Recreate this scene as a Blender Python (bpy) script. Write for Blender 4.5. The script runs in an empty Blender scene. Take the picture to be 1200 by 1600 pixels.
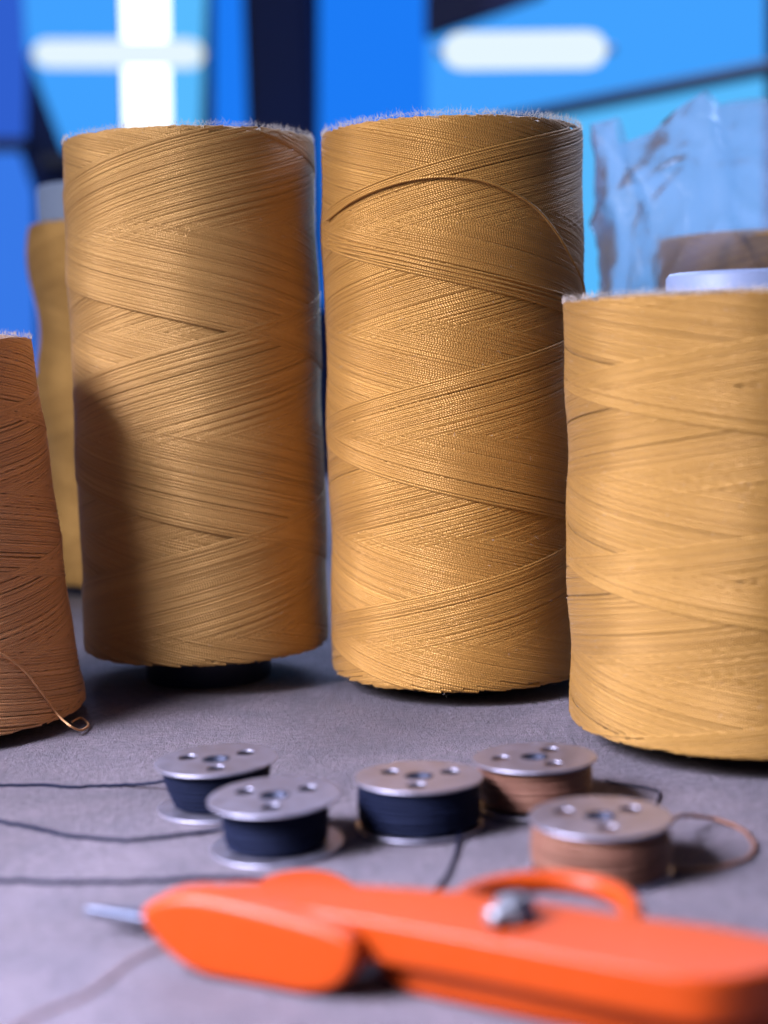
import bpy, bmesh, math, random
import numpy as np
from mathutils import Vector, Matrix, noise

# ------------------------------------------------------------------ camera
scene = bpy.context.scene
H_CAM = 0.096
FPX = 2415.0                      # focal length in photograph pixels (1200 x 1600)
PITCH, ROLL = math.radians(6.05), math.radians(-1.5)
cam_data = bpy.data.cameras.new('camera')
cam = bpy.data.objects.new('camera', cam_data)
scene.collection.objects.link(cam)
CAM_ROT = Matrix.Rotation(math.radians(90) - PITCH, 4, 'X') @ Matrix.Rotation(ROLL, 4, 'Z')
cam.matrix_world = Matrix.Translation((0, 0, H_CAM)) @ CAM_ROT
cam_data.sensor_fit = 'VERTICAL'
cam_data.sensor_height = 36.0
cam_data.sensor_width = 27.0
cam_data.lens = 36.0 * FPX / 1600.0
cam_data.clip_start = 0.005
cam_data.clip_end = 50.0
cam_data.dof.use_dof = True
cam_data.dof.focus_distance = 0.390
cam_data.dof.aperture_fstop = 8.0
scene.camera = cam
scene.render.resolution_x, scene.render.resolution_y = 768, 1024

# ------------------------------------------------------------------ world and lamps
world = bpy.data.worlds.new('World')
scene.world = world
world.use_nodes = True
bgn = world.node_tree.nodes['Background']
bgn.inputs['Color'].default_value = (0.30, 0.40, 1.0, 1)
bgn.inputs['Strength'].default_value = 0.14

def area(name, loc, target, sx, sy, power, col):
    d = bpy.data.lights.new(name, 'AREA')
    d.shape = 'RECTANGLE'; d.size = sx; d.size_y = sy; d.energy = power; d.color = col
    o = bpy.data.objects.new(name, d)
    scene.collection.objects.link(o)
    o.location = loc
    o.rotation_euler = (Vector(target) - Vector(loc)).to_track_quat('-Z', 'Y').to_euler()
    return o
# daylight from a window on the left, beside the table, an added near lamp, and the bright window side behind it
area('window_light_left', (-0.75, -0.15, 0.58), (0.0, 0.36, 0.06), 0.50, 0.50, 9.8, (1.0, 0.95, 0.93))
near = area('added_light_near', (-0.42, 0.08, 0.36), (-0.085, 0.19, 0.0), 0.22, 0.22, 2.9, (0.68, 0.68, 1.0))  # added lamp with a narrow beam, brightens the table's front left
near.data.spread = math.radians(62)
area('window_light_back', (0.22, 1.30, 0.80), (0.0, 0.45, 0.06), 1.4, 0.6, 32.0, (0.48, 0.60, 1.0))

scene.view_settings.view_transform = 'Standard'
scene.view_settings.look = 'None'
scene.view_settings.exposure = 0.0
scene.view_settings.gamma = 1.0
scene.cycles.use_denoising = True
scene.cycles.transparent_max_bounces = 16
scene.cycles.max_bounces = 8

# ------------------------------------------------------------------ helpers
COL = scene.collection
R3 = CAM_ROT.to_3x3()
def ray(x, y):
    return (R3 @ Vector(((x - 600) / FPX, -(y - 800) / FPX, -1.0))).normalized()
def on_height(x, y, h=0.0):          # photo pixel -> point on the level z = h
    d = ray(x, y); t = (h - H_CAM) / d.z
    return Vector((0, 0, H_CAM)) + d * t
def on_plane(x, y, p, n):            # photo pixel -> point on a given plane
    d = ray(x, y); c = Vector((0, 0, H_CAM)); n = Vector(n)
    return c + d * ((Vector(p) - c).dot(n) / d.dot(n))

def tag(o, label=None, cat=None, group=None, kind=None):
    if label: o['label'] = label
    if cat: o['category'] = cat
    if group: o['group'] = group
    if kind: o['kind'] = kind
    return o
def empty(name, loc, label, cat, group=None):
    o = bpy.data.objects.new(name, None)
    o.empty_display_size = 0.01
    COL.objects.link(o); o.location = loc
    return tag(o, label, cat, group)
def link(name, me, m, parent=None, smooth=True):
    if m is not None and len(me.materials) == 0: me.materials.append(m)
    if smooth:
        me.polygons.foreach_set('use_smooth', [True] * len(me.polygons))
    o = bpy.data.objects.new(name, me); COL.objects.link(o)
    if parent is not None: o.parent = parent
    return o
def pymesh(name, v, f):
    me = bpy.data.meshes.new(name); me.from_pydata([tuple(p) for p in v], [], f); me.update(); return me
def lathe(prof, n=64, close=True):
    v, f = [], []
    for r, z in prof:
        for i in range(n):
            a = 2 * math.pi * i / n
            v.append((r * math.cos(a), r * math.sin(a), z))
    for j in range(len(prof) - 1):
        for i in range(n):
            k = (i + 1) % n
            f.append((j*n+i, j*n+k, (j+1)*n+k, (j+1)*n+i))
    if close:
        f.append(tuple(reversed(range(n)))); f.append(tuple(range((len(prof)-1)*n, len(prof)*n)))
    return v, f
def spline(pts, n):
    """Catmull-Rom through pts"""
    P = [Vector(p) for p in pts]
    P = [2*P[0]-P[1]] + P + [2*P[-1]-P[-2]]
    out = []
    for i in range(1, len(P) - 2):
        for k in range(n):
            t = k / n
            a, b, c, d = P[i-1], P[i], P[i+1], P[i+2]
            out.append(0.5 * ((2*b) + (c-a)*t + (2*a-5*b+4*c-d)*t*t + (3*b-a-3*c+d)*t**3))
    out.append(P[-2].copy())
    return out
def tube(pts, r, n=8, rfun=None):
    v, f = [], []
    up = Vector((0, 0, 1))
    L = len(pts)
    for i, p in enumerate(pts):
        t = (pts[min(i+1, L-1)] - pts[max(i-1, 0)]).normalized()
        s = t.cross(up)
        if s.length < 1e-4: s = t.cross(Vector((1, 0, 0)))
        s.normalize(); u = s.cross(t)
        rr = r * (rfun(i / (L-1)) if rfun else 1)
        for k in range(n):
            a = 2 * math.pi * k / n
            v.append(p + (s * math.cos(a) + u * math.sin(a)) * rr)
    for i in range(L - 1):
        for k in range(n):
            q = (k + 1) % n
            f.append((i*n+k, i*n+q, (i+1)*n+q, (i+1)*n+k))
    f.append(tuple(reversed(range(n)))); f.append(tuple(range((L-1)*n, L*n)))
    return v, f
def fix_normals(me):
    bm = bmesh.new(); bm.from_mesh(me); bmesh.ops.recalc_face_normals(bm, faces=bm.faces); bm.to_mesh(me); bm.free()
def prism(name, outline, vec, bevel=0.0, segs=4, profile=0.5):
    """closed outline (list of Vectors in one plane) pushed along vec, edges rounded"""
    bm = bmesh.new()
    n = len(outline)
    a = [bm.verts.new(p) for p in outline]
    b = [bm.verts.new(p + vec) for p in outline]
    bm.faces.new(a); bm.faces.new(list(reversed(b)))
    for i in range(n):
        bm.faces.new((a[i], b[i], b[(i+1) % n], a[(i+1) % n]))
    bmesh.ops.recalc_face_normals(bm, faces=bm.faces)
    if bevel:
        rim = [e for e in bm.edges if abs(sum((vec.normalized().dot((e.verts[0].co - e.verts[1].co)),))) < 1e-6 * 50 or (e.verts[0] in a and e.verts[1] in a) or (e.verts[0] in b and e.verts[1] in b)]
        bmesh.ops.bevel(bm, geom=rim, offset=bevel, segments=segs, profile=profile, affect='EDGES', clamp_overlap=True)
    me = bpy.data.meshes.new(name); bm.to_mesh(me); bm.free()
    return me

# ------------------------------------------------------------------ materials
def newmat(name):
    m = bpy.data.materials.new(name); m.use_nodes = True
    nt = m.node_tree
    return m, nt, nt.nodes['Principled BSDF']
def plain(name, col, rough=0.5, metal=0.0, spec=0.5, noise_amt=0.0, nscale=200, bump=0.0, coat=0.0):
    m, nt, b = newmat(name)
    b.inputs['Base Color'].default_value = (*col, 1)
    b.inputs['Roughness'].default_value = rough
    b.inputs['Metallic'].default_value = metal
    b.inputs['Specular IOR Level'].default_value = spec
    b.inputs['Coat Weight'].default_value = coat
    if noise_amt or bump:
        tc = nt.nodes.new('ShaderNodeTexCoord')
        nz = nt.nodes.new('ShaderNodeTexNoise'); nz.inputs['Scale'].default_value = nscale; nz.inputs['Detail'].default_value = 5
        nt.links.new(tc.outputs['Object'], nz.inputs['Vector'])
        if noise_amt:
            mx = nt.nodes.new('ShaderNodeMix'); mx.data_type = 'RGBA'
            mx.inputs[6].default_value = (*[c * (1 - noise_amt) for c in col], 1)
            mx.inputs[7].default_value = (*[min(1, c * (1 + noise_amt)) for c in col], 1)
            nt.links.new(nz.outputs['Fac'], mx.inputs[0]); nt.links.new(mx.outputs[2], b.inputs['Base Color'])
            mr = nt.nodes.new('ShaderNodeMapRange'); mr.inputs[3].default_value = max(0, rough - .1); mr.inputs[4].default_value = rough + .12
            nt.links.new(nz.outputs['Fac'], mr.inputs[0]); nt.links.new(mr.outputs[0], b.inputs['Roughness'])
        if bump:
            bp = nt.nodes.new('ShaderNodeBump'); bp.inputs['Strength'].default_value = 0.6; bp.inputs['Distance'].default_value = bump
            nt.links.new(nz.outputs['Fac'], bp.inputs['Height']); nt.links.new(bp.outputs[0], b.inputs['Normal'])
    return m
def emit(name, col, s):
    m = bpy.data.materials.new(name); m.use_nodes = True; nt = m.node_tree
    nt.nodes.clear()
    o = nt.nodes.new('ShaderNodeOutputMaterial'); e = nt.nodes.new('ShaderNodeEmission')
    e.inputs['Color'].default_value = (*col, 1); e.inputs['Strength'].default_value = s
    nt.links.new(e.outputs[0], o.inputs[0])
    return m
def thread_mat(name, col, dark, twist=0.0007, rough=0.36, sheen=0.12, tw_bump=0.00004, spec=.6, tint=(1.0, .80, .48), metal=.24):
    """dyed, twisted thread: plies as a spiral bump along the strand (UV: length, around), tone per strand"""
    m, nt, b = newmat(name)
    N, Lk = nt.nodes, nt.links
    at = N.new('ShaderNodeAttribute'); at.attribute_name = 'tone'
    uv = N.new('ShaderNodeUVMap'); uv.uv_map = 'UVMap'
    sx = N.new('ShaderNodeSeparateXYZ'); Lk.new(uv.outputs[0], sx.inputs[0])
    dv = N.new('ShaderNodeMath'); dv.operation = 'DIVIDE'; dv.inputs[1].default_value = twist; Lk.new(sx.outputs[0], dv.inputs[0])
    ad = N.new('ShaderNodeMath'); ad.operation = 'ADD'; Lk.new(dv.outputs[0], ad.inputs[0]); Lk.new(sx.outputs[1], ad.inputs[1])
    mu = N.new('ShaderNodeMath'); mu.operation = 'MULTIPLY'; mu.inputs[1].default_value = 2 * math.pi; Lk.new(ad.outputs[0], mu.inputs[0])
    sn = N.new('ShaderNodeMath'); sn.operation = 'SINE'; Lk.new(mu.outputs[0], sn.inputs[0])
    bp = N.new('ShaderNodeBump'); bp.inputs['Strength'].default_value = 1.0; bp.inputs['Distance'].default_value = tw_bump
    Lk.new(sn.outputs[0], bp.inputs['Height']); Lk.new(bp.outputs[0], b.inputs['Normal'])
    tc = N.new('ShaderNodeTexCoord')
    nz = N.new('ShaderNodeTexNoise'); nz.inputs['Scale'].default_value = 1400; nz.inputs['Detail'].default_value = 3
    Lk.new(tc.outputs['Object'], nz.inputs['Vector'])
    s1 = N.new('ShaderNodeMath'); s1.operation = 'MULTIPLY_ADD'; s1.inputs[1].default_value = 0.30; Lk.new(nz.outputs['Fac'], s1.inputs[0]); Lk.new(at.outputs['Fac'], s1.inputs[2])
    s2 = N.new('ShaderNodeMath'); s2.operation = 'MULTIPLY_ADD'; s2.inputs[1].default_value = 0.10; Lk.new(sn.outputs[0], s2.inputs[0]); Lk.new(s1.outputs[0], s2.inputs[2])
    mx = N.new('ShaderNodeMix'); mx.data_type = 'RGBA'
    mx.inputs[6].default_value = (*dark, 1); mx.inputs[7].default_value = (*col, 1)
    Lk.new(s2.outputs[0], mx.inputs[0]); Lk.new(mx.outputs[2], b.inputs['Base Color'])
    b.inputs['Roughness'].default_value = rough
    b.inputs['Metallic'].default_value = metal
    b.inputs['Specular IOR Level'].default_value = spec
    b.inputs['Specular Tint'].default_value = (*tint, 1)
    b.inputs['Sheen Weight'].default_value = sheen
    b.inputs['Sheen Roughness'].default_value = 0.45
    b.inputs['Sheen Tint'].default_value = (1.0, .9, .75, 1)
    return m
def fuzz_mat(name, col):
    m, nt, b = newmat(name)
    b.inputs['Base Color'].default_value = (*col, 1); b.inputs['Roughness'].default_value = 0.6
    tr = nt.nodes.new('ShaderNodeBsdfTranslucent'); tr.inputs['Color'].default_value = (*col, 1)
    mx = nt.nodes.new('ShaderNodeMixShader'); mx.inputs[0].default_value = 0.5
    nt.links.new(b.outputs[0], mx.inputs[1]); nt.links.new(tr.outputs[0], mx.inputs[2])
    nt.links.new(mx.outputs[0], nt.nodes['Material Output'].inputs[0])
    return m

M = {}
M['gold'] = thread_mat('gold_thread', (0.54, 0.278, 0.060), (0.26, 0.115, 0.020))
M['gold_pale'] = thread_mat('pale_gold_thread', (0.54, 0.305, 0.092), (0.27, 0.135, 0.034))
M['amber'] = thread_mat('amber_thread', (0.42, 0.222, 0.046), (0.19, 0.088, 0.015), twist=0.0006)
M['copper'] = thread_mat('copper_thread', (0.84, 0.46, 0.20), (0.42, 0.19, 0.07), twist=0.0006)
M['black_thread'] = thread_mat('black_thread', (0.006, 0.009, 0.024), (0.003, 0.004, 0.012), sheen=0.0, rough=.65, spec=.12, tint=(.7, .8, 1), metal=0)
M['brown_thread'] = thread_mat('brown_thread', (0.21, 0.095, 0.060), (0.10, 0.042, 0.028), sheen=0.05, spec=.25, metal=0)
M['fuzz'] = fuzz_mat('thread_fuzz', (0.72, 0.62, 0.50))
M['core_dark'] = plain('dark_plastic_core', (0.012, 0.016, 0.035), 0.4)
M['core_pale'] = plain('pale_plastic_core', (0.20, 0.26, 0.40), 0.5)
M['steel'] = plain('bobbin_steel', (0.44, 0.43, 0.50), 0.46, 1.0, noise_amt=0.22, nscale=260)
M['orange'] = plain('orange_plastic', (0.35, 0.041, 0.0020), 0.40, noise_amt=0.05, nscale=500, spec=0.27)
M['blade'] = plain('blade_steel', (0.13, 0.145, 0.18), 0.5, 1.0)
M['hub'] = plain('shaded_hub_steel', (0.05, 0.055, 0.075), 0.6, 1.0)  # bobbin steel darkened: shade inside the bore is put into the colour
M['bolt'] = plain('bolt_zinc', (0.26, 0.27, 0.28), 0.48, 1.0, noise_amt=0.2, nscale=600)

def table_mat():
    m, nt, b = newmat('suede_board')
    N, L = nt.nodes, nt.links
    tc = N.new('ShaderNodeTexCoord')
    def nz(scale, det, rough=.6, dist=0.0):
        n = N.new('ShaderNodeTexNoise'); n.inputs['Scale'].default_value = scale; n.inputs['Detail'].default_value = det
        n.inputs['Roughness'].default_value = rough; n.inputs['Distortion'].default_value = dist
        L.new(tc.outputs['Object'], n.inputs['Vector']); return n
    big, mid, fine = nz(14, 4, .55, .6), nz(70, 5, .6, .3), nz(1500, 4, .7)
    grit = nz(520, 4, .85)
    r1 = N.new('ShaderNodeValToRGB'); e = r1.color_ramp.elements
    e[0].position = .30; e[0].color = (0.098, 0.076, 0.088, 1); e[1].position = .70; e[1].color = (0.200, 0.164, 0.182, 1)
    L.new(big.outputs['Fac'], r1.inputs[0])
    r2 = N.new('ShaderNodeValToRGB'); e = r2.color_ramp.elements
    e[0].position = .32; e[0].color = (.70, .70, .76, 1); e[1].position = .62; e[1].color = (1.05, 1.03, 1.03, 1)
    L.new(mid.outputs['Fac'], r2.inputs[0])
    r3 = N.new('ShaderNodeValToRGB'); e = r3.color_ramp.elements
    e[0].position = .36; e[0].color = (.38, .36, .38, 1); e[1].position = .62; e[1].color = (1.45, 1.42, 1.42, 1)
    L.new(grit.outputs['Fac'], r3.inputs[0])
    m1 = N.new('ShaderNodeMix'); m1.data_type = 'RGBA'; m1.blend_type = 'MULTIPLY'; m1.inputs[0].default_value = 1
    L.new(r1.outputs[0], m1.inputs[6]); L.new(r2.outputs[0], m1.inputs[7])
    m2 = N.new('ShaderNodeMix'); m2.data_type = 'RGBA'; m2.blend_type = 'MULTIPLY'; m2.inputs[0].default_value = .8
    L.new(m1.outputs[2], m2.inputs[6]); L.new(r3.outputs[0], m2.inputs[7])
    L.new(m2.outputs[2], b.inputs['Base Color'])
    b.inputs['Roughness'].default_value = .8
    b.inputs['Specular IOR Level'].default_value = .25
    b.inputs['Sheen Weight'].default_value = .25
    ad = N.new('ShaderNodeMath'); ad.operation = 'MULTIPLY_ADD'; ad.inputs[1].default_value = .5
    L.new(fine.outputs['Fac'], ad.inputs[0]); L.new(grit.outputs['Fac'], ad.inputs[2])
    bp = N.new('ShaderNodeBump'); bp.inputs['Strength'].default_value = .9; bp.inputs['Distance'].default_value = .0026
    L.new(ad.outputs[0], bp.inputs['Height']); L.new(bp.outputs[0], b.inputs['Normal'])
    return m
M['table'] = table_mat()

# ------------------------------------------------------------------ setting: table, back wall
bm = bmesh.new()
bmesh.ops.create_cube(bm, size=1.0)
bmesh.ops.scale(bm, vec=(1.5, 1.25, 0.03), verts=bm.verts)
bmesh.ops.translate(bm, vec=(0, 0.535, -0.015), verts=bm.verts)
bmesh.ops.bevel(bm, geom=bm.edges[:], offset=.003, segments=2, affect='EDGES')
me = bpy.data.meshes.new('table_top'); bm.to_mesh(me); bm.free()
o = link('table_top', me, M['table'], smooth=False)
tag(o, 'grey-brown suede-like worktop that the spools and bobbins stand on', 'table', kind='structure')

YW = 2.05
M['wall'] = plain('navy_wall', (0.012, 0.022, 0.075), .8, noise_amt=.3, nscale=6)
M['wall_blue'] = plain('blue_wall', (0.05, 0.16, 0.55), .7, noise_amt=.2, nscale=6)
def box(name, lo, hi, m, parent=None, bev=0.0):
    bm = bmesh.new(); bmesh.ops.create_cube(bm, size=1.0)
    s = [hi[i] - lo[i] for i in range(3)]; c = [(hi[i] + lo[i]) / 2 for i in range(3)]
    bmesh.ops.scale(bm, vec=s, verts=bm.verts); bmesh.ops.translate(bm, vec=c, verts=bm.verts)
    if bev: bmesh.ops.bevel(bm, geom=bm.edges[:], offset=bev, segments=2, affect='EDGES')
    me = bpy.data.meshes.new(name); bm.to_mesh(me); bm.free()
    return link(name, me, m, parent, smooth=False)
wb = box('wall_back', (-2.2, YW, -0.75), (0.3, YW + .12, 2.0), M['wall'])
tag(wb, kind='structure')

def wp(x, y, dy=0.0):
    return on_plane(x, y, (0, YW - dy, 0), (0, 1, 0))
def quad_plate(name, px, depth, thick, m, parent, bev=.004):
    pts = [wp(x, y, depth) for x, y in px]
    return link(name, prism(name, pts, Vector((0, thick, 0)), bev, 2), m, parent, smooth=False)
M['pane_cyan'] = emit('daylight_cyan', (0.055, 0.36, 1.0), 1.0)
M['pane_sky'] = emit('daylight_sky', (0.10, 0.50, 1.0), 1.0)
M['pane_blue'] = emit('daylight_blue', (0.012, 0.20, 0.92), 1.0)
M['pane_mid'] = emit('daylight_mid_blue', (0.04, 0.19, 0.80), 1.0)
M['pane_deep'] = emit('daylight_deep_blue', (0.03, 0.115, 0.62), 1.0)
M['white_glow'] = emit('white_daylight', (0.92, 0.97, 1.0), 2.4)
M['tube_glow'] = emit('tube_glow', (0.80, 0.93, 1.0), 1.0)
M['frame'] = plain('window_frame', (0.02, 0.03, 0.06), .5)

win = empty('window', (wp(190, 300).x, YW, wp(190, 300).z), 'bright window with white centre strip between blue panes behind the spools', 'window')
def wchild(o, par):
    o.parent = par; o.matrix_parent_inverse = Matrix.Translation(par.location).inverted(); return o
for nm, mat, px in (('pane', 'pane_cyan', [(20, -260), (182, -260), (192, 215), (100, 235), (40, 80)]),
                    ('pane', 'white_glow', [(184, -260), (256, -260), (264, 225), (196, 225)]),
                    ('pane', 'pane_sky', [(258, -260), (330, -260), (312, 225), (266, 225)])):
    wchild(quad_plate(nm, px, .02, .012, M[mat], None), win)
wchild(quad_plate('sill', [(60, 240), (330, 228), (330, 252), (60, 262)], .05, .05, M['frame'], None), win)

dw = empty('window', (wp(0, 300).x, YW, wp(0, 300).z), 'deep blue window edge left of the dark curtain', 'window')
wchild(quad_plate('pane', [(-420, -260), (22, -260), (40, 90), (38, 215), (-420, 215)], .02, .012, M['pane_deep'], None), dw)
wchild(quad_plate('pane', [(-420, 236), (30, 236), (52, 300), (60, 700), (-420, 700)], .02, .012, M['pane_mid'], None), dw)
wchild(quad_plate('transom', [(-420, 215), (40, 215), (40, 236), (-420, 236)], .03, .03, M['frame'], None), dw)

sw = empty('window', (wp(352, 300).x, YW, wp(352, 300).z), 'narrow saturated blue window between bright window and dark pillar', 'window')
wchild(quad_plate('pane', [(334, -260), (388, -260), (392, 420), (334, 420)], .02, .012, M['pane_blue'], None), sw)
wchild(quad_plate('frame', [(326, -260), (333, -260), (333, 420), (320, 420)], .03, .03, M['frame'], None), sw)

pl = box('pillar', (wp(392, 0).x, YW - .14, -0.75), (wp(494, 0).x, YW - .001, 2.0), M['wall'], bev=.01)
tag(pl, 'dark navy pillar between the blue windows', 'pillar')

# the glazed side wall that comes towards the camera on the right
PA = Vector((wp(500, 300).x, YW - .01, 0)); DIR = Vector((.49, -.87, 0)).normalized(); NRM = Vector((-.87, -.49, 0)).normalized()
def sp(x, y, off=0.0):
    return on_plane(x, y, PA + NRM * off, NRM)
gw = empty('glass_partition', PA, 'tall blue glazed partition with a thin dark glazing bar behind the plastic bag', 'partition')
def splate(name, px, off, thick, m):
    pts = [sp(x, y, off) for x, y in px]
    return wchild(link(name, prism(name, pts, NRM * -thick, .003, 2), m, None, smooth=False), gw)
splate('pane', [(497, -120), (664, -260), (664, 480), (497, 480)], .02, .01, M['pane_blue'])
splate('pane', [(666, -330), (1194, -520), (1194, 98), (666, 206)], .02, .01, M['pane_cyan'])
splate('pane', [(666, 214), (1194, 107), (1194, 560), (666, 540)], .02, .01, M['pane_sky'])
splate('pane', [(1200, -540), (1700, -700), (1700, 0), (1200, 98)], .02, .01, M['pane_cyan'])
splate('pane', [(1200, 106), (1700, 8), (1700, 560), (1200, 560)], .02, .01, M['pane_sky'])
splate('glazing_bar', [(664, 201), (1700, -10), (1700, 14), (664, 221)], .035, .02, M['frame'])
splate('glazing_bar', [(1194, -540), (1200, -540), (1200, 600), (1194, 600)], .034, .02, M['frame'])
dk = link('wall_cabinet', prism('wall_cabinet', [sp(662, -260, .04), sp(662, 60, .04), sp(768, 22, .04), sp(838, -4, .04), sp(900, -260, .04)], NRM * -.012, .004, 2), plain('dark_violet_panel', (.02, .018, .07), .6), smooth=False)
tag(dk, 'dark violet board fixed high on the glazed partition', 'board')

def tube_lamp(px0, px1, Y, rad, label):
    a = on_plane(px0[0], px0[1], (0, Y, 0), (0, 1, 0)); b = on_plane(px1[0], px1[1], (0, Y, 0), (0, 1, 0))
    e = empty('tube_lamp', (a + b) / 2, label, 'lamp')
    d = (b - a).normalized()
    L = (b - a).length
    ks = [rad * (1 - math.cos(math.radians(w))) / L for w in (6, 20, 40, 60, 90)]
    ts = ks + [.3, .5, .7] + [1 - k for k in reversed(ks)]
    v, f = [], []
    for j, t in enumerate(ts):
        c0 = a.lerp(b, t) - e.location
        x = min(t, 1 - t) * L
        rr = rad if x >= rad else math.sqrt(rad * rad - (rad - x) ** 2)
        for k in range(20):
            w = 2 * math.pi * k / 20
            v.append(c0 + Vector((0, math.cos(w), math.sin(w))) * rr)
    for j in range(len(ts) - 1):
        for k in range(20):
            q = (k + 1) % 20; f.append((j*20+k, j*20+q, (j+1)*20+q, (j+1)*20+k))
    f.append(tuple(range(20))); f.append(tuple(range((len(ts)-1)*20, len(ts)*20)))
    link('glowing_tube', pymesh('glowing_tube', v, f), M['tube_glow'], e)
    for q, sg in ((a, -1), (b, 1)):
        v, f = tube([q + d * sg * .001 - e.location, q + d * sg * .006 - e.location], rad * .25, 10)
        link('end_cap', pymesh('end_cap', v, f), M['core_pale'], e)
    return e
tube_lamp((52, 84), (318, 84), YW - .12, .017, 'short white tube lamp across the bright window')
tube_lamp((692, 80), (948, 77), 1.2, .014, 'short white tube lamp in front of the blue glazed partition')

# ------------------------------------------------------------------ wound spools
def winding_mesh(name, z0, z1, Rf, pitch, width, hh, seed, phase=0.0, grow=0.0010, seg=72, jitter=.18, end_soft=.0014, ends=.0016):
    """one continuous thread, cross-wound: pass i climbs and descends a helix and every pass lies next to the last,
    so the newest strands cover the older crossing ones in bands"""
    rng = np.random.default_rng(seed)
    Rm = Rf(0.5 * (z0 + z1))
    ca = math.cos(math.atan(pitch / (2 * math.pi * Rm)))
    npass = max(8, int(round(pitch * ca / (width * 0.93))))
    c = -2 * z1 / pitch
    V, UV, TN = [], [], []
    F = []
    base = 0
    prof = np.radians([-8, 40, 90, 140, 188])
    K = len(prof)
    tone_run = 0.5
    for i in range(npass):
        t = (i + rng.normal(0, jitter)) / npass
        tone_run = 0.55 * tone_run + 0.45 * rng.random()
        za = z0 + abs(rng.normal(0, ends)); zb = z1 - abs(rng.normal(0, ends))
        for asc in (True, False):
            tt = t + rng.normal(0, .06) / npass
            nrev = (z1 - z0) / pitch
            n = int(nrev * seg) + 2
            s = np.linspace(0, 1, n)
            z = za + (zb - za) * (s if asc else 1 - s)
            th = (2 * math.pi * (-tt + z / pitch) if asc else 2 * math.pi * (-tt - z / pitch - c)) + phase
            # low frequency wander of the strand
            th = th + 0.18 * width / Rm * np.sin(z * rng.uniform(60, 160) + rng.uniform(0, 6.3)) * 2
            ez = z1 - z; z = z1 - np.sqrt(ez * ez + end_soft ** 2)
            ez = z - z0; z = z0 + np.sqrt(ez * ez + end_soft ** 2)
            r = np.array([Rf(q) for q in z]) + grow * ((t % 1.0) - .75) + rng.normal(0, .00003)
            px, py = r * np.cos(th), r * np.sin(th)
            C = np.stack([px, py, z], 1)
            T = np.gradient(C, axis=0); T /= np.linalg.norm(T, axis=1)[:, None]
            Nn = np.stack([np.cos(th), np.sin(th), np.zeros(n)], 1)
            B = np.cross(T, Nn)
            ln = np.concatenate([[0], np.cumsum(np.linalg.norm(np.diff(C, axis=0), axis=1))]) + rng.uniform(0, .01)
            w2 = width * .60
            P = C[:, None, :] + B[:, None, :] * (np.cos(prof) * w2)[None, :, None] + Nn[:, None, :] * (np.sin(prof) * hh)[None, :, None]
            V.append(P.reshape(-1, 3))
            UV.append(np.stack([np.repeat(ln, K), np.tile(np.linspace(0, .5, K), n)], 1))
            TN.append(np.full(n * K, 0.18 + 0.5 * tone_run + rng.normal(0, .05)))
            idx = base + np.arange(n * K).reshape(n, K)
            q = np.stack([idx[:-1, :-1], idx[1:, :-1], idx[1:, 1:], idx[:-1, 1:]], -1).reshape(-1, 4)
            if True: F.append(q)
            base += n * K
    V = np.concatenate(V); UV = np.concatenate(UV); TN = np.concatenate(TN); F = np.concatenate(F)
    return raw_mesh(name, V, F, UV, TN)
def raw_mesh(name, V, F, UV=None, TN=None):
    me = bpy.data.meshes.new(name)
    me.vertices.add(len(V)); me.vertices.foreach_set('co', V.astype(np.float32).ravel())
    k = F.shape[1]
    me.loops.add(F.size); me.loops.foreach_set('vertex_index', F.astype(np.int32).ravel())
    me.polygons.add(len(F))
    me.polygons.foreach_set('loop_start', np.arange(0, F.size, k, dtype=np.int32))
    me.polygons.foreach_set('loop_total', np.full(len(F), k, dtype=np.int32))
    if UV is not None:
        l = me.uv_layers.new(name='UVMap'); l.data.foreach_set('uv', UV[F.ravel()].astype(np.float32).ravel())
    if TN is not None:
        a = me.attributes.new('tone', 'FLOAT', 'POINT'); a.data.foreach_set('value', TN.astype(np.float32))
    me.update(); me.validate()
    me.polygons.foreach_set('use_smooth', np.ones(len(F), dtype=bool))
    return me
def fuzz_mesh(name, rings, seed, wd=.000035):
    """loose fibre ends: rings = (count, radius fn, z lo, z hi, up bias, length)"""
    rng = np.random.default_rng(seed)
    V, F = [], []
    b = 0
    for cnt, Rf, zl, zh, up, ln in rings:
        for _ in range(cnt):
            a = rng.uniform(0, 2 * math.pi); z = rng.uniform(zl, zh); r = Rf(z) * (1 + 0.0)
            n = np.array([math.cos(a), math.sin(a), 0]); tng = np.array([-math.sin(a), math.cos(a), 0]); u = np.array([0, 0, 1.])
            p = n * r + u * z
            d = n * rng.uniform(.2, 1) * (1 - .6 * up) + tng * rng.normal(0, .9) + u * (rng.normal(0, .5) + up)
            d /= np.linalg.norm(d); L = ln * rng.uniform(.4, 1.4)
            bend = tng * rng.normal(0, .35) * L + u * rng.normal(0, .3) * L
            side = np.cross(d, rng.normal(size=3)); side = side / np.linalg.norm(side) * wd
            q = p + d * L * .5 + bend * .25; e = p + d * L + bend
            V += [p - side, p + side, q + side * .8, q - side * .8, e + side * .3, e - side * .3]
            F += [(b, b+1, b+2, b+3), (b+3, b+2, b+4, b+5)]
            b += 6
    return raw_mesh(name, np.array(V), np.array(F))

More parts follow.
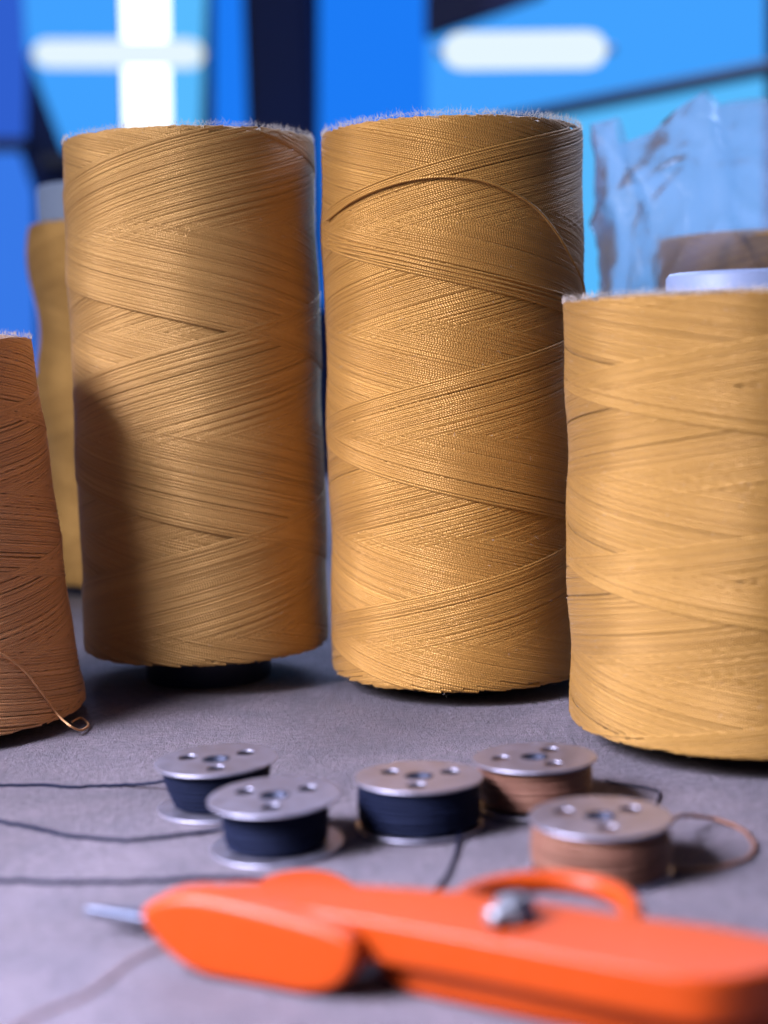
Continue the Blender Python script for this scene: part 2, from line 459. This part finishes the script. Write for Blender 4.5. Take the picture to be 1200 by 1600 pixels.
def make_spool(name, loc, label, Rf, z0, z1, mat, pitch, width, seed, phase, core_r, core_top, core_bot_mat, core_top_mat, hh=.00017,
               tilt=(0, 0), fuzz=1500, flen=.0011, grow=.0008, jitter=.18, seg=72, flange=None):
    e = empty(name, loc, label, 'spool', 'thread spools standing on the table')
    e.rotation_euler = (tilt[0], tilt[1], 0)
    # the lower layers, a solid packed body under the last strands
    prof = []
    ed = .002
    prof.append((core_r, z0 + .0006)); prof.append((Rf(z0) - ed - .0006, z0 + .0006)); prof.append((Rf(z0) - .0010, z0 + ed))
    for k in range(1, 12):
        zz = z0 + (z1 - z0) * k / 12; prof.append((Rf(zz) - .00080, zz))
    prof.append((Rf(z1) - .0010, z1 - ed)); prof.append((Rf(z1) - ed - .0004, z1 - .0008)); prof.append((Rf(z1) * .8, z1 - .0002)); prof.append((core_r, z1 - .0006))
    v, f = lathe(prof, 96, close=False)
    me = pymesh('packed_thread', v, f)
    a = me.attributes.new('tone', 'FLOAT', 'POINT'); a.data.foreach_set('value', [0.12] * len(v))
    me.uv_layers.new(name='UVMap')
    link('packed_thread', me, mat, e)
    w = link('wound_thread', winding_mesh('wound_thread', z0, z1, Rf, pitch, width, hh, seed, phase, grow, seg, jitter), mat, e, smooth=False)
    # core
    cr = core_r
    ct = z1 + core_top
    p = [(cr * .55, 0.0), (cr * .97, 0.0), (cr, .0008), (cr, z0 + .002), (cr, z1 * .5), (cr, ct - .001), (cr - .0008, ct), (cr - .0025, ct), (cr - .003, ct - .001), (cr - .003, ct - .012)]
    half = z1 * .5
    v, f = lathe(p[:5], 64, close=False)
    link('core', pymesh('core', v, f), core_bot_mat, e)
    v, f = lathe(p[4:], 64, close=False)
    link('core_rim', pymesh('core_rim', v, f), core_top_mat, e)
    if flange:
        v, f = lathe([(cr, 0.0), (flange, 0.0), (flange + .0004, .0006), (flange, .0015), (cr, .0022)], 64, close=False)
        link('core_foot', pymesh('core_foot', v, f), core_bot_mat, e)
    if fuzz:
        fm = fuzz_mesh('loose_fibres', [(fuzz, Rf, z1 - .0018, z1 - .0003, .9, flen), (fuzz // 2, lambda z: Rf(z) * .9, z1 - .0006, z1, 1.2, flen), (fuzz // 2, Rf, z0, z1, .0, flen * .7)], seed + 7)
        o = link('loose_fibres', fm, M['fuzz'], e, smooth=False); o['kind'] = 'stuff'
    return e

def rim(R, z0, z1, rnd=.0035, amp=.0004, R2=None, ph=0.0):
    """radius over height: straight or tapering, rounded shoulders, slightly uneven"""
    def f(z):
        k = (z - z0) / (z1 - z0)
        r = R if R2 is None else R + (R2 - R) * k
        r += amp * math.sin(z * 115 + ph) + amp * .6 * math.sin(z * 260 + 2 * ph)
        for d in (z - z0, z1 - z):
            if d < rnd:
                q = max(0.0, min(1.0, 1 - d / rnd)); r -= rnd * .55 * (1 - math.sqrt(max(0, 1 - q * q)))
        return r
    return f

def at_dist(px, y_frac_dist, h=0.0):
    """ground point under image column px at forward distance"""
    d = ray(px, 1000)
    return Vector((d.x / d.y * y_frac_dist, y_frac_dist, 0))

# centre spool, in focus
c_loc = at_dist(717, 0.438)
z0, z1 = .0035, .156
cR = rim(.0362, z0, z1, amp=.0002)
centre = make_spool('thread_spool', c_loc, 'tall gold thread spool with a loose thread arched across its shoulder', cR, z0, z1, M['gold'], .0555, .00056, 3, math.radians(52),
                    .021, .0003, M['core_dark'], M['core_pale'], fuzz=2600, flen=.0012, tilt=(0, math.radians(.3)))
# left spool
l_loc = at_dist(325, 0.454)
z0, z1 = .009, .1575
left = make_spool('thread_spool', l_loc, 'tall dull gold thread spool raised on its dark core foot', rim(.0361, z0, z1, amp=.00018, ph=1.2), z0, z1, M['gold_pale'], .0560, .00058, 11, math.radians(205 + 150),
                  .0185, .0003, M['core_dark'], M['core_pale'], fuzz=1800, flen=.0010)
# right spool, shorter and fatter
r_loc = at_dist(1166, 0.367)
z0, z1 = .0045, .107
right = make_spool('thread_spool', r_loc, 'short wide amber thread spool with pale core showing on top', rim(.0424, z0, z1, .002, .0003, ph=2.5), z0, z1, M['amber'], .0418, .00046, 23, math.radians(150),
                   .0185, .0045, M['core_dark'], M['core_pale'], hh=.00013, fuzz=2600, flen=.0010, grow=.0007, jitter=.22)
# copper cone at the left edge
k_loc = Vector((-.1275, .406, 0))
z0, z1 = .002, .1025
kR = rim(.0452, z0, z1, .002, .0003, R2=.0358, ph=.6)
cone = make_spool('thread_cone', k_loc, 'copper brown tapered thread cone with a trailing thread end', kR, z0, z1, M['copper'], .040, .00050, 31, math.radians(300),
                  .016, .0003, M['core_dark'], M['core_pale'], fuzz=1200, flen=.0009, jitter=.36)
# slim spool far behind on the left
b_loc = at_dist(210, 0.640)
z0, z1 = .004, .150
def bR(z, z0=z0, z1=z1):
    return .0356 + .0020 * math.sin((z - z0) / (z1 - z0) * 5 * math.pi) - .0012 * ((z - z0) / (z1 - z0)) 
back = make_spool('thread_spool', b_loc, 'blurred gold spool with tall pale core rim behind the dull gold spool', bR, z0, z1, M['gold_pale'], .060, .0009, 41, 0.5,
                  .0312, .0140, M['core_dark'], M['core_pale'], fuzz=0, seg=48)
# spool inside the bag
g_loc = at_dist(1196, 0.540)
z0, z1 = .004, .132
bag_spool = make_spool('thread_spool', g_loc, 'tan thread spool wrapped inside the clear plastic bag', rim(.0366, z0, z1, ph=3.1), z0, z1, M['gold'], .055, .0008, 47, 2.0,
                       .019, .0003, M['core_dark'], M['core_pale'], fuzz=0, seg=48)

# ---- loose threads on the spools (parts of their spool)
def strand_mesh(name, pts, r, seed=0, tone=.6, n=6, wob=0.0):
    rng = random.Random(seed)
    if wob:
        pts = [p + Vector((rng.gauss(0, wob), rng.gauss(0, wob), abs(rng.gauss(0, wob * .4)))) for p in pts]
    v, f = tube(pts, r, n)
    me = pymesh(name, v, f)
    me.attributes.new('tone', 'FLOAT', 'POINT').data.foreach_set('value', [tone] * len(v))
    L = [0.0]
    for i in range(1, len(pts)): L.append(L[-1] + (pts[i] - pts[i-1]).length)
    uvl = me.uv_layers.new(name='UVMap')
    vi = np.zeros(len(me.loops), dtype=np.int32); me.loops.foreach_get('vertex_index', vi)
    LL = np.array(L)
    uvl.data.foreach_set('uv', np.stack([LL[vi // n], (vi % n) / n], 1).astype(np.float32).ravel())
    return me
def on_spool(x, y, loc, Rf, off=.0006):
    """photo pixel -> point on the near side of an upright spool"""
    d = ray(x, y); c = Vector((0, 0, H_CAM))
    z = c.z + d.z * loc.y
    R = .036
    for _ in range(6):
        R = Rf(max(.004, min(z, .155))) + off
        ox, oy = c.x - loc.x, c.y - loc.y
        a = d.x**2 + d.y**2; b = 2 * (ox*d.x + oy*d.y); cc = ox*ox + oy*oy - R*R
        disc = b*b - 4*a*cc
        t = (-b - math.sqrt(disc)) / (2*a) if disc > 0 else -b / (2*a)
        z = c.z + d.z * t
    return c + d * t
loop_px = [(507, 345), (545, 316), (590, 295), (640, 281), (690, 276), (740, 280), (790, 297), (835, 326), (868, 366), (890, 404), (906, 436), (911, 462)]
pts = [p - c_loc for p in spline([on_spool(x, y, c_loc, cR, .0010) for x, y in loop_px], 8)]
o = link('loose_thread', strand_mesh('loose_thread', pts, .00036), M['gold'], centre)
for off in (0, 7, 14):
    px = [(508, 376 + off), (550, 384 + off), (620, 398 + off), (700, 416 + off), (800, 438 + off), (880, 460 + off), (916, 474 + off)]
    pts = [p - c_loc for p in spline([on_spool(x, y, c_loc, cR, .00048) for x, y in px], 8)]
    link('loose_thread', strand_mesh('loose_thread', pts, .00030), M['gold'], centre)
def on_cone(x, y, off): return on_spool(x, y, k_loc, kR, off)
tail = [on_cone(-30, 1008, .0007), on_cone(10, 1026, .0007), on_cone(40, 1050, .0007), on_cone(65, 1082, .0007), on_cone(88, 1114, .0008)]
tail += [on_height(108, 1133, .0035), on_height(126, 1141, .0012), on_height(138, 1132, .0008), on_height(126, 1122, .0010), on_height(112, 1128, .0016)]
pts = [p - k_loc for p in spline(tail, 8)]
link('loose_thread', strand_mesh('loose_thread', pts, .00032), M['copper'], cone)

# ------------------------------------------------------------------ plastic bag
def bag():
    cx, cy = g_loc.x + .006, g_loc.y
    NU, NV = 220, 110
    crest = [(880, 205), (918, 240), (945, 196), (985, 176), (1003, 212), (1040, 190), (1075, 158), (1112, 136), (1132, 160), (1200, 148), (1260, 165), (1330, 150), (1420, 200), (1500, 230)]
    cp = [on_plane(x, y, (0, cy - .01, 0), (0, 1, 0)) for x, y in crest]
    def top(x):
        if x <= cp[0].x: return cp[0].z
        for a, b in zip(cp, cp[1:]):
            if a.x <= x <= b.x:
                t = (x - a.x) / (b.x - a.x); return a.z + (b.z - a.z) * t
        return cp[-1].z
    v, f = [], []
    W = .064
    for j in range(NV + 1):
        k = j / NV
        for i in range(NU):
            a = 2 * math.pi * i / NU
            ca, sa = math.cos(a), math.sin(a)
            # rounded rectangle footprint that flattens to a lip at the crest
            ex = math.copysign(abs(ca) ** .75, ca); ey = math.copysign(abs(sa) ** .75, sa)
            depth = .047 * (1 - max(0, (k - .55) / .45) ** 1.5 * .93) * (.78 + .22 * min(1, k * 6))
            x = cx + W * ex * (1 - .05 * k); y = cy + depth * ey
            zt = top(x)
            z = .0005 + zt * k
            q = Vector((x * 22, y * 22, z * 22))
            n1 = noise.noise(q + Vector((3, 1, 7)))
            ridge = 1 - abs(noise.noise(q * 1.1 + Vector((9, 4, 2)))) * 2.4
            ridge2 = 1 - abs(noise.noise(Vector((x * 60, y * 60, z * 34)) + Vector((1, 8, 5)))) * 2.2
            cr = .0040 * n1 + .0034 * max(0, ridge) ** 2 + .0018 * max(0, ridge2) ** 3
            sc = min(1, k * 8)
            v.append((x + ex * cr * sc, y + ey * cr * sc * (1 if k < .9 else .5), max(.0004, z + .003 * noise.noise(q * 1.7) * sc)))
    for j in range(NV):
        for i in range(NU):
            q = (i + 1) % NU
            f.append((j*NU+i, j*NU+q, (j+1)*NU+q, (j+1)*NU+i))
    me = pymesh('plastic_bag', v, f)
    m = bpy.data.materials.new('clear_film'); m.use_nodes = True; nt = m.node_tree; nt.nodes.clear()
    N, L = nt.nodes, nt.links
    out = N.new('ShaderNodeOutputMaterial')
    tr = N.new('ShaderNodeBsdfTransparent'); tr.inputs[0].default_value = (.90, .93, .98, 1)
    df = N.new('ShaderNodeBsdfDiffuse'); df.inputs[0].default_value = (.62, .70, .88, 1)
    tl = N.new('ShaderNodeBsdfTranslucent'); tl.inputs[0].default_value = (.62, .70, .88, 1)
    gl = N.new('ShaderNodeBsdfGlossy'); gl.inputs['Roughness'].default_value = .25
    m1 = N.new('ShaderNodeMixShader'); m1.inputs[0].default_value = .6; L.new(df.outputs[0], m1.inputs[1]); L.new(tl.outputs[0], m1.inputs[2])
    m2 = N.new('ShaderNodeMixShader'); m2.inputs[0].default_value = .30; L.new(tr.outputs[0], m2.inputs[1]); L.new(m1.outputs[0], m2.inputs[2])
    fr = N.new('ShaderNodeFresnel'); fr.inputs[0].default_value = 1.26
    m3 = N.new('ShaderNodeMixShader'); L.new(fr.outputs[0], m3.inputs[0]); L.new(m2.outputs[0], m3.inputs[1]); L.new(gl.outputs[0], m3.inputs[2])
    tc = N.new('ShaderNodeTexCoord'); nz = N.new('ShaderNodeTexNoise'); nz.inputs['Scale'].default_value = 130; nz.inputs['Detail'].default_value = 4; nz.inputs['Distortion'].default_value = 1.2
    L.new(tc.outputs['Object'], nz.inputs[0])
    bp = N.new('ShaderNodeBump'); bp.inputs['Distance'].default_value = .0015; bp.inputs['Strength'].default_value = .7; L.new(nz.outputs['Fac'], bp.inputs['Height'])
    for s in (df, gl, fr): L.new(bp.outputs[0], s.inputs['Normal'])
    L.new(m3.outputs[0], out.inputs[0])
    o = link('plastic_bag', me, m)
    tag(o, 'crumpled clear plastic bag around a spool behind the amber spool', 'bag')
bag()

# ------------------------------------------------------------------ bobbins
BD, BH = .026, .0106
def flange_mesh():
    cu = bpy.data.curves.new('flange', 'CURVE'); cu.dimensions = '2D'; cu.fill_mode = 'BOTH'
    cu.extrude = .00006; cu.bevel_depth = .00019; cu.bevel_resolution = 2
    def circle(cx, cy, r, n):
        s = cu.splines.new('POLY'); s.points.add(n - 1); s.use_cyclic_u = True
        for i in range(n):
            a = 2 * math.pi * i / n
            s.points[i].co = (cx + r * math.cos(a), cy + r * math.sin(a), 0, 1)
    circle(0, 0, BD / 2 - .00019, 72)
    circle(0, 0, .0030, 32)
    for k in range(3):
        a = 2 * math.pi * k / 3
        circle(.0071 * math.cos(a), .0071 * math.sin(a), .0022, 24)
    ob = bpy.data.objects.new('tmp', cu); COL.objects.link(ob)
    dg = bpy.context.evaluated_depsgraph_get()
    me = bpy.data.meshes.new_from_object(ob.evaluated_get(dg))
    bpy.data.objects.remove(ob); bpy.data.curves.remove(cu)
    me.name = 'flange'; me.materials.clear()
    return me
FL = flange_mesh()
FL.materials.append(M['steel'])
v, f = lathe([(.0030, .0002), (.0030, BH - .0002), (.0025, BH - .0002), (.0025, .0002), (.0030, .0002)], 32, close=False)
HUB = pymesh('hub', v, f); fix_normals(HUB)
def make_bobbin(px, label, mat, rtop, rbot, ang, seed, tilt=(0, 0), bulge=.0004):
    p = on_height(px[0], px[1], BH)
    e = empty('bobbin', (p.x, p.y, .0), label, 'bobbin', 'metal bobbins on the table')
    e.rotation_euler = (tilt[0], tilt[1], ang)
    for z in (.0005, BH - .0005):
        o = link('flange', FL, None, e, smooth=False); o.location.z = z; o.rotation_euler.z = 0 if z > .002 else .6
    link('hub', HUB, M['hub'], e)
    z0, z1 = .0011, BH - .0011
    Rf = lambda z: rbot + (rtop - rbot) * (z - z0) / (z1 - z0) + bulge * math.sin(math.pi * (z - z0) / (z1 - z0))
    v, f = lathe([(.0031, z0)] + [(Rf(z0 + (z1 - z0) * k / 8) - .00012, z0 + (z1 - z0) * k / 8) for k in range(9)] + [(.0031, z1)], 64, close=False)
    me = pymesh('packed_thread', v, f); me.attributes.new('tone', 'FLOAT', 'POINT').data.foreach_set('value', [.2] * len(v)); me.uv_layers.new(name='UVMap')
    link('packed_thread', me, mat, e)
    # nearly level turns of thread
    rng = random.Random(seed)
    pts = []
    turns = 22
    for i in range(turns * 28):
        k = i / (turns * 28); a = i / 28 * 2 * math.pi
        z = z0 + .0003 + (z1 - z0 - .0006) * k + .0002 * math.sin(a * .37 + seed) + .00012 * math.sin(a * 1.7)
        r = Rf(z) + .00006 + .00012 * (math.sin(a * .23 + seed) + 1)
        pts.append(Vector((r * math.cos(a), r * math.sin(a), z)))
    link('wound_thread', strand_mesh('wound_thread', pts, .00026, n=5), mat, e)
    return e
make_bobbin((340, 1184), 'steel bobbin with slanted black thread behind another black bobbin', M['black_thread'], .0112, .0088, math.radians(35), 1, tilt=(math.radians(-1.0), math.radians(-1.5)))
make_bobbin((431, 1240), 'steel bobbin of black thread with wide bare lower flange, beside the orange snips', M['black_thread'], .0096, .0094, math.radians(28), 2, tilt=(0, math.radians(-2.0)))
make_bobbin((654, 1211), 'steel bobbin full of black thread standing alone between the pairs', M['black_thread'], .0116, .0117, math.radians(-95), 3, tilt=(0, math.radians(-1.5)))
make_bobbin((836, 1181), 'steel bobbin of dark brown thread against the amber spool', M['brown_thread'], .0113, .0108, math.radians(-62), 4, tilt=(0, math.radians(-1.5)))
make_bobbin((938, 1273), 'steel bobbin of reddish brown thread with a loop trailing from it', M['brown_thread'], .0118, .0120, math.radians(-88), 5)

# ------------------------------------------------------------------ threads lying on the table
def table_thread(px, label, mat, r=.00025, wob=.00012, seed=0, n=10, h=None):
    pts = spline([on_height(x, y, (h[i] if h else .0003)) for i, (x, y) in enumerate(px)], n)
    rng = random.Random(seed)
    q = []
    for i, p in enumerate(pts):
        w = noise.noise(Vector((i * .35, seed * 3.1, 0))) * .0007 + rng.gauss(0, wob)
        q.append(p + Vector((w * .3, w, abs(rng.gauss(0, .00008)))))
    o = link('thread', strand_mesh('thread', q, r, seed), mat)
    tag(o, label, 'thread', 'loose threads lying on the table')
table_thread([(-60, 1232), (0, 1228), (60, 1227), (110, 1230), (160, 1228), (215, 1226), (262, 1221)], 'black thread end running to the slanted black bobbin', M['black_thread'], .00036, seed=1, h=[.0003]*5+[.0008, .0025])
table_thread([(-60, 1274), (0, 1283), (60, 1296), (130, 1309), (205, 1313), (265, 1307), (330, 1298), (372, 1290)], 'black thread end curving to the black bobbin beside the snips', M['black_thread'], .00042, seed=2, h=[.0003]*6+[.0008, .0022])
table_thread([(-60, 1374), (0, 1376), (70, 1379), (140, 1379), (220, 1378), (290, 1374), (360, 1372), (460, 1380)], 'black thread lying straight behind the blade tip of the snips', M['black_thread'], .00046, seed=3)
table_thread([(724, 1285), (717, 1310), (710, 1340), (700, 1365), (685, 1388), (660, 1405)], 'short black thread hanging forward from the lone black bobbin', M['black_thread'], .00032, seed=4, h=[.003, .0008, .0003, .0003, .0003, .0003])
table_thread([(945, 1222), (980, 1226), (1015, 1233), (1030, 1238), (1029, 1250), (1020, 1262)], 'dark thread scrap beside the amber spool base', M['black_thread'], .00022, seed=5)
table_thread([(1046, 1290), (1060, 1276), (1095, 1277), (1130, 1284), (1160, 1298), (1178, 1318), (1172, 1338), (1140, 1352), (1095, 1360), (1050, 1362)], 'brown thread loop beside the reddish brown bobbin', M['brown_thread'], .00042, seed=6, h=[.006, .004, .002, .0009, .0004, .0004, .0004, .0004, .0004, .0004])
table_thread([(-20, 1640), (45, 1594), (95, 1572), (140, 1552), (180, 1522), (225, 1492), (290, 1470)], 'faint brown thread running under the finger pad of the snips', M['brown_thread'], .00022, seed=7)

# ------------------------------------------------------------------ orange thread snips
S0 = on_height(620, 1500, 0)
sn = empty('thread_snips', S0, 'orange plastic thread snips with finger ring and steel bolt', 'snips')
def schild(name, me, m, smooth=True):
    o = wchild(link(name, me, m, None, smooth), sn)
    if smooth:
        w = o.modifiers.new('weighted', 'WEIGHTED_NORMAL'); w.weight = 100
    return o
def smooth_outline(pts, n=5):
    P = [Vector(p) for p in pts]; N = len(P); out = []
    for i in range(N):
        a, b, c, d = P[i-1], P[i], P[(i+1) % N], P[(i+2) % N]
        for k in range(n):
            t = k / n
            out.append(0.5 * ((2*b) + (c-a)*t + (2*a-5*b+4*c-d)*t*t + (3*b-a-3*c+d)*t**3))
    return out
HT = .0125
top_px = [(300, 1384), (400, 1376), (540, 1380), (700, 1390), (850, 1408), (1000, 1431), (1110, 1445), (1220, 1466), (1268, 1484), (1236, 1506), (1120, 1528), (1000, 1513), (820, 1480), (680, 1454), (560, 1433), (420, 1411), (300, 1400), (262, 1392)]
out = smooth_outline([on_height(x, y, HT) for x, y in top_px], 3)
schild('upper_handle', prism('upper_handle', out, Vector((0, 0, -.0068)), .0016, 4), M['orange'])
low_px = [(590, 1478), (700, 1484), (900, 1512), (1100, 1546), (1236, 1566), (1230, 1588), (1118, 1606), (1000, 1592), (850, 1566), (720, 1540), (620, 1516)]
out = smooth_outline([on_height(x, y, .0050) for x, y in [(x, y - 14) for x, y in low_px]], 3)
schild('lower_handle', prism('lower_handle', out, Vector((0, 0, -.0047)), .0014, 4), M['orange'])
# finger pad: upright paddle on the near side
fa, fb = on_height(420, 1418, HT), on_height(1000, 1513, HT)
fd = (fb - fa).normalized(); fn = Vector((fd.y, -fd.x, 0)).normalized()
if fn.y > 0: fn = -fn
fp = on_height(470, 1558, .0003)
pad_px = [(217, 1432), (232, 1412), (262, 1402), (310, 1402), (380, 1416), (450, 1434), (505, 1450), (540, 1466), (556, 1488), (550, 1516), (532, 1542), (500, 1555), (450, 1555), (390, 1548), (330, 1532), (280, 1508), (240, 1470)]
out = smooth_outline([on_plane(x, y, fp, fn) for x, y in pad_px], 4)
for p in out: p.z = max(p.z, .0004)
schild('finger_pad', prism('finger_pad', out, -fn * .0072, .0026, 5), M['orange'])
# far pad
far_px = [(392, 1392), (400, 1370), (430, 1356), (478, 1350), (525, 1356), (562, 1376), (580, 1398), (480, 1410)]
out = smooth_outline([on_height(x, y, .0062) for x, y in [(x, y + 4) for x, y in far_px]], 4)
schild('finger_pad', prism('finger_pad', out, Vector((0, 0, -.0058)), .0018, 4), M['orange'])
# finger ring
ring_px = [(690, 1424), (722, 1408), (752, 1392), (800, 1381), (865, 1377), (925, 1384), (968, 1400), (988, 1424), (988, 1450)]
v, f = tube(spline([on_height(x, y, .0105) for x, y in ring_px], 8), .0018, 14)
schild('finger_ring', pymesh('finger_ring', v, f), M['orange'])
# bolt with nut beside the ring
bc = on_height(797, 1428, HT + .0012)
ax = Vector((-.70, -.70, .12)).normalized()
v, f = tube([bc - ax * .003, bc - ax * .001, bc + ax * .0012, bc + ax * .0017], .0029, 6, rfun=lambda t: 1.0 if t < .9 else .85)
nut = schild('bolt', pymesh('bolt', v, f), M['bolt'], smooth=False)
v, f = tube([bc, bc + ax * .0040, bc + ax * .0044], .0015, 16, rfun=lambda t: 1.0 if t < .9 else .8)
o = link('bolt_end', pymesh('bolt_end', v, f), M['bolt']); o.parent = nut
# blades
for dx, dz in ((0, .0048), (6, .0036)):
    bl = [(132, 1417 + dx), (170, 1416 + dx), (225, 1418 + dx), (330, 1420 + dx), (330, 1440 + dx), (235, 1436 + dx), (170, 1424 + dx)]
    out = [on_height(x, y, dz) for x, y in bl]
    schild('blade', prism('blade', out, Vector((0, 0, -.0009)), .0002, 1), M['blade'], smooth=False)
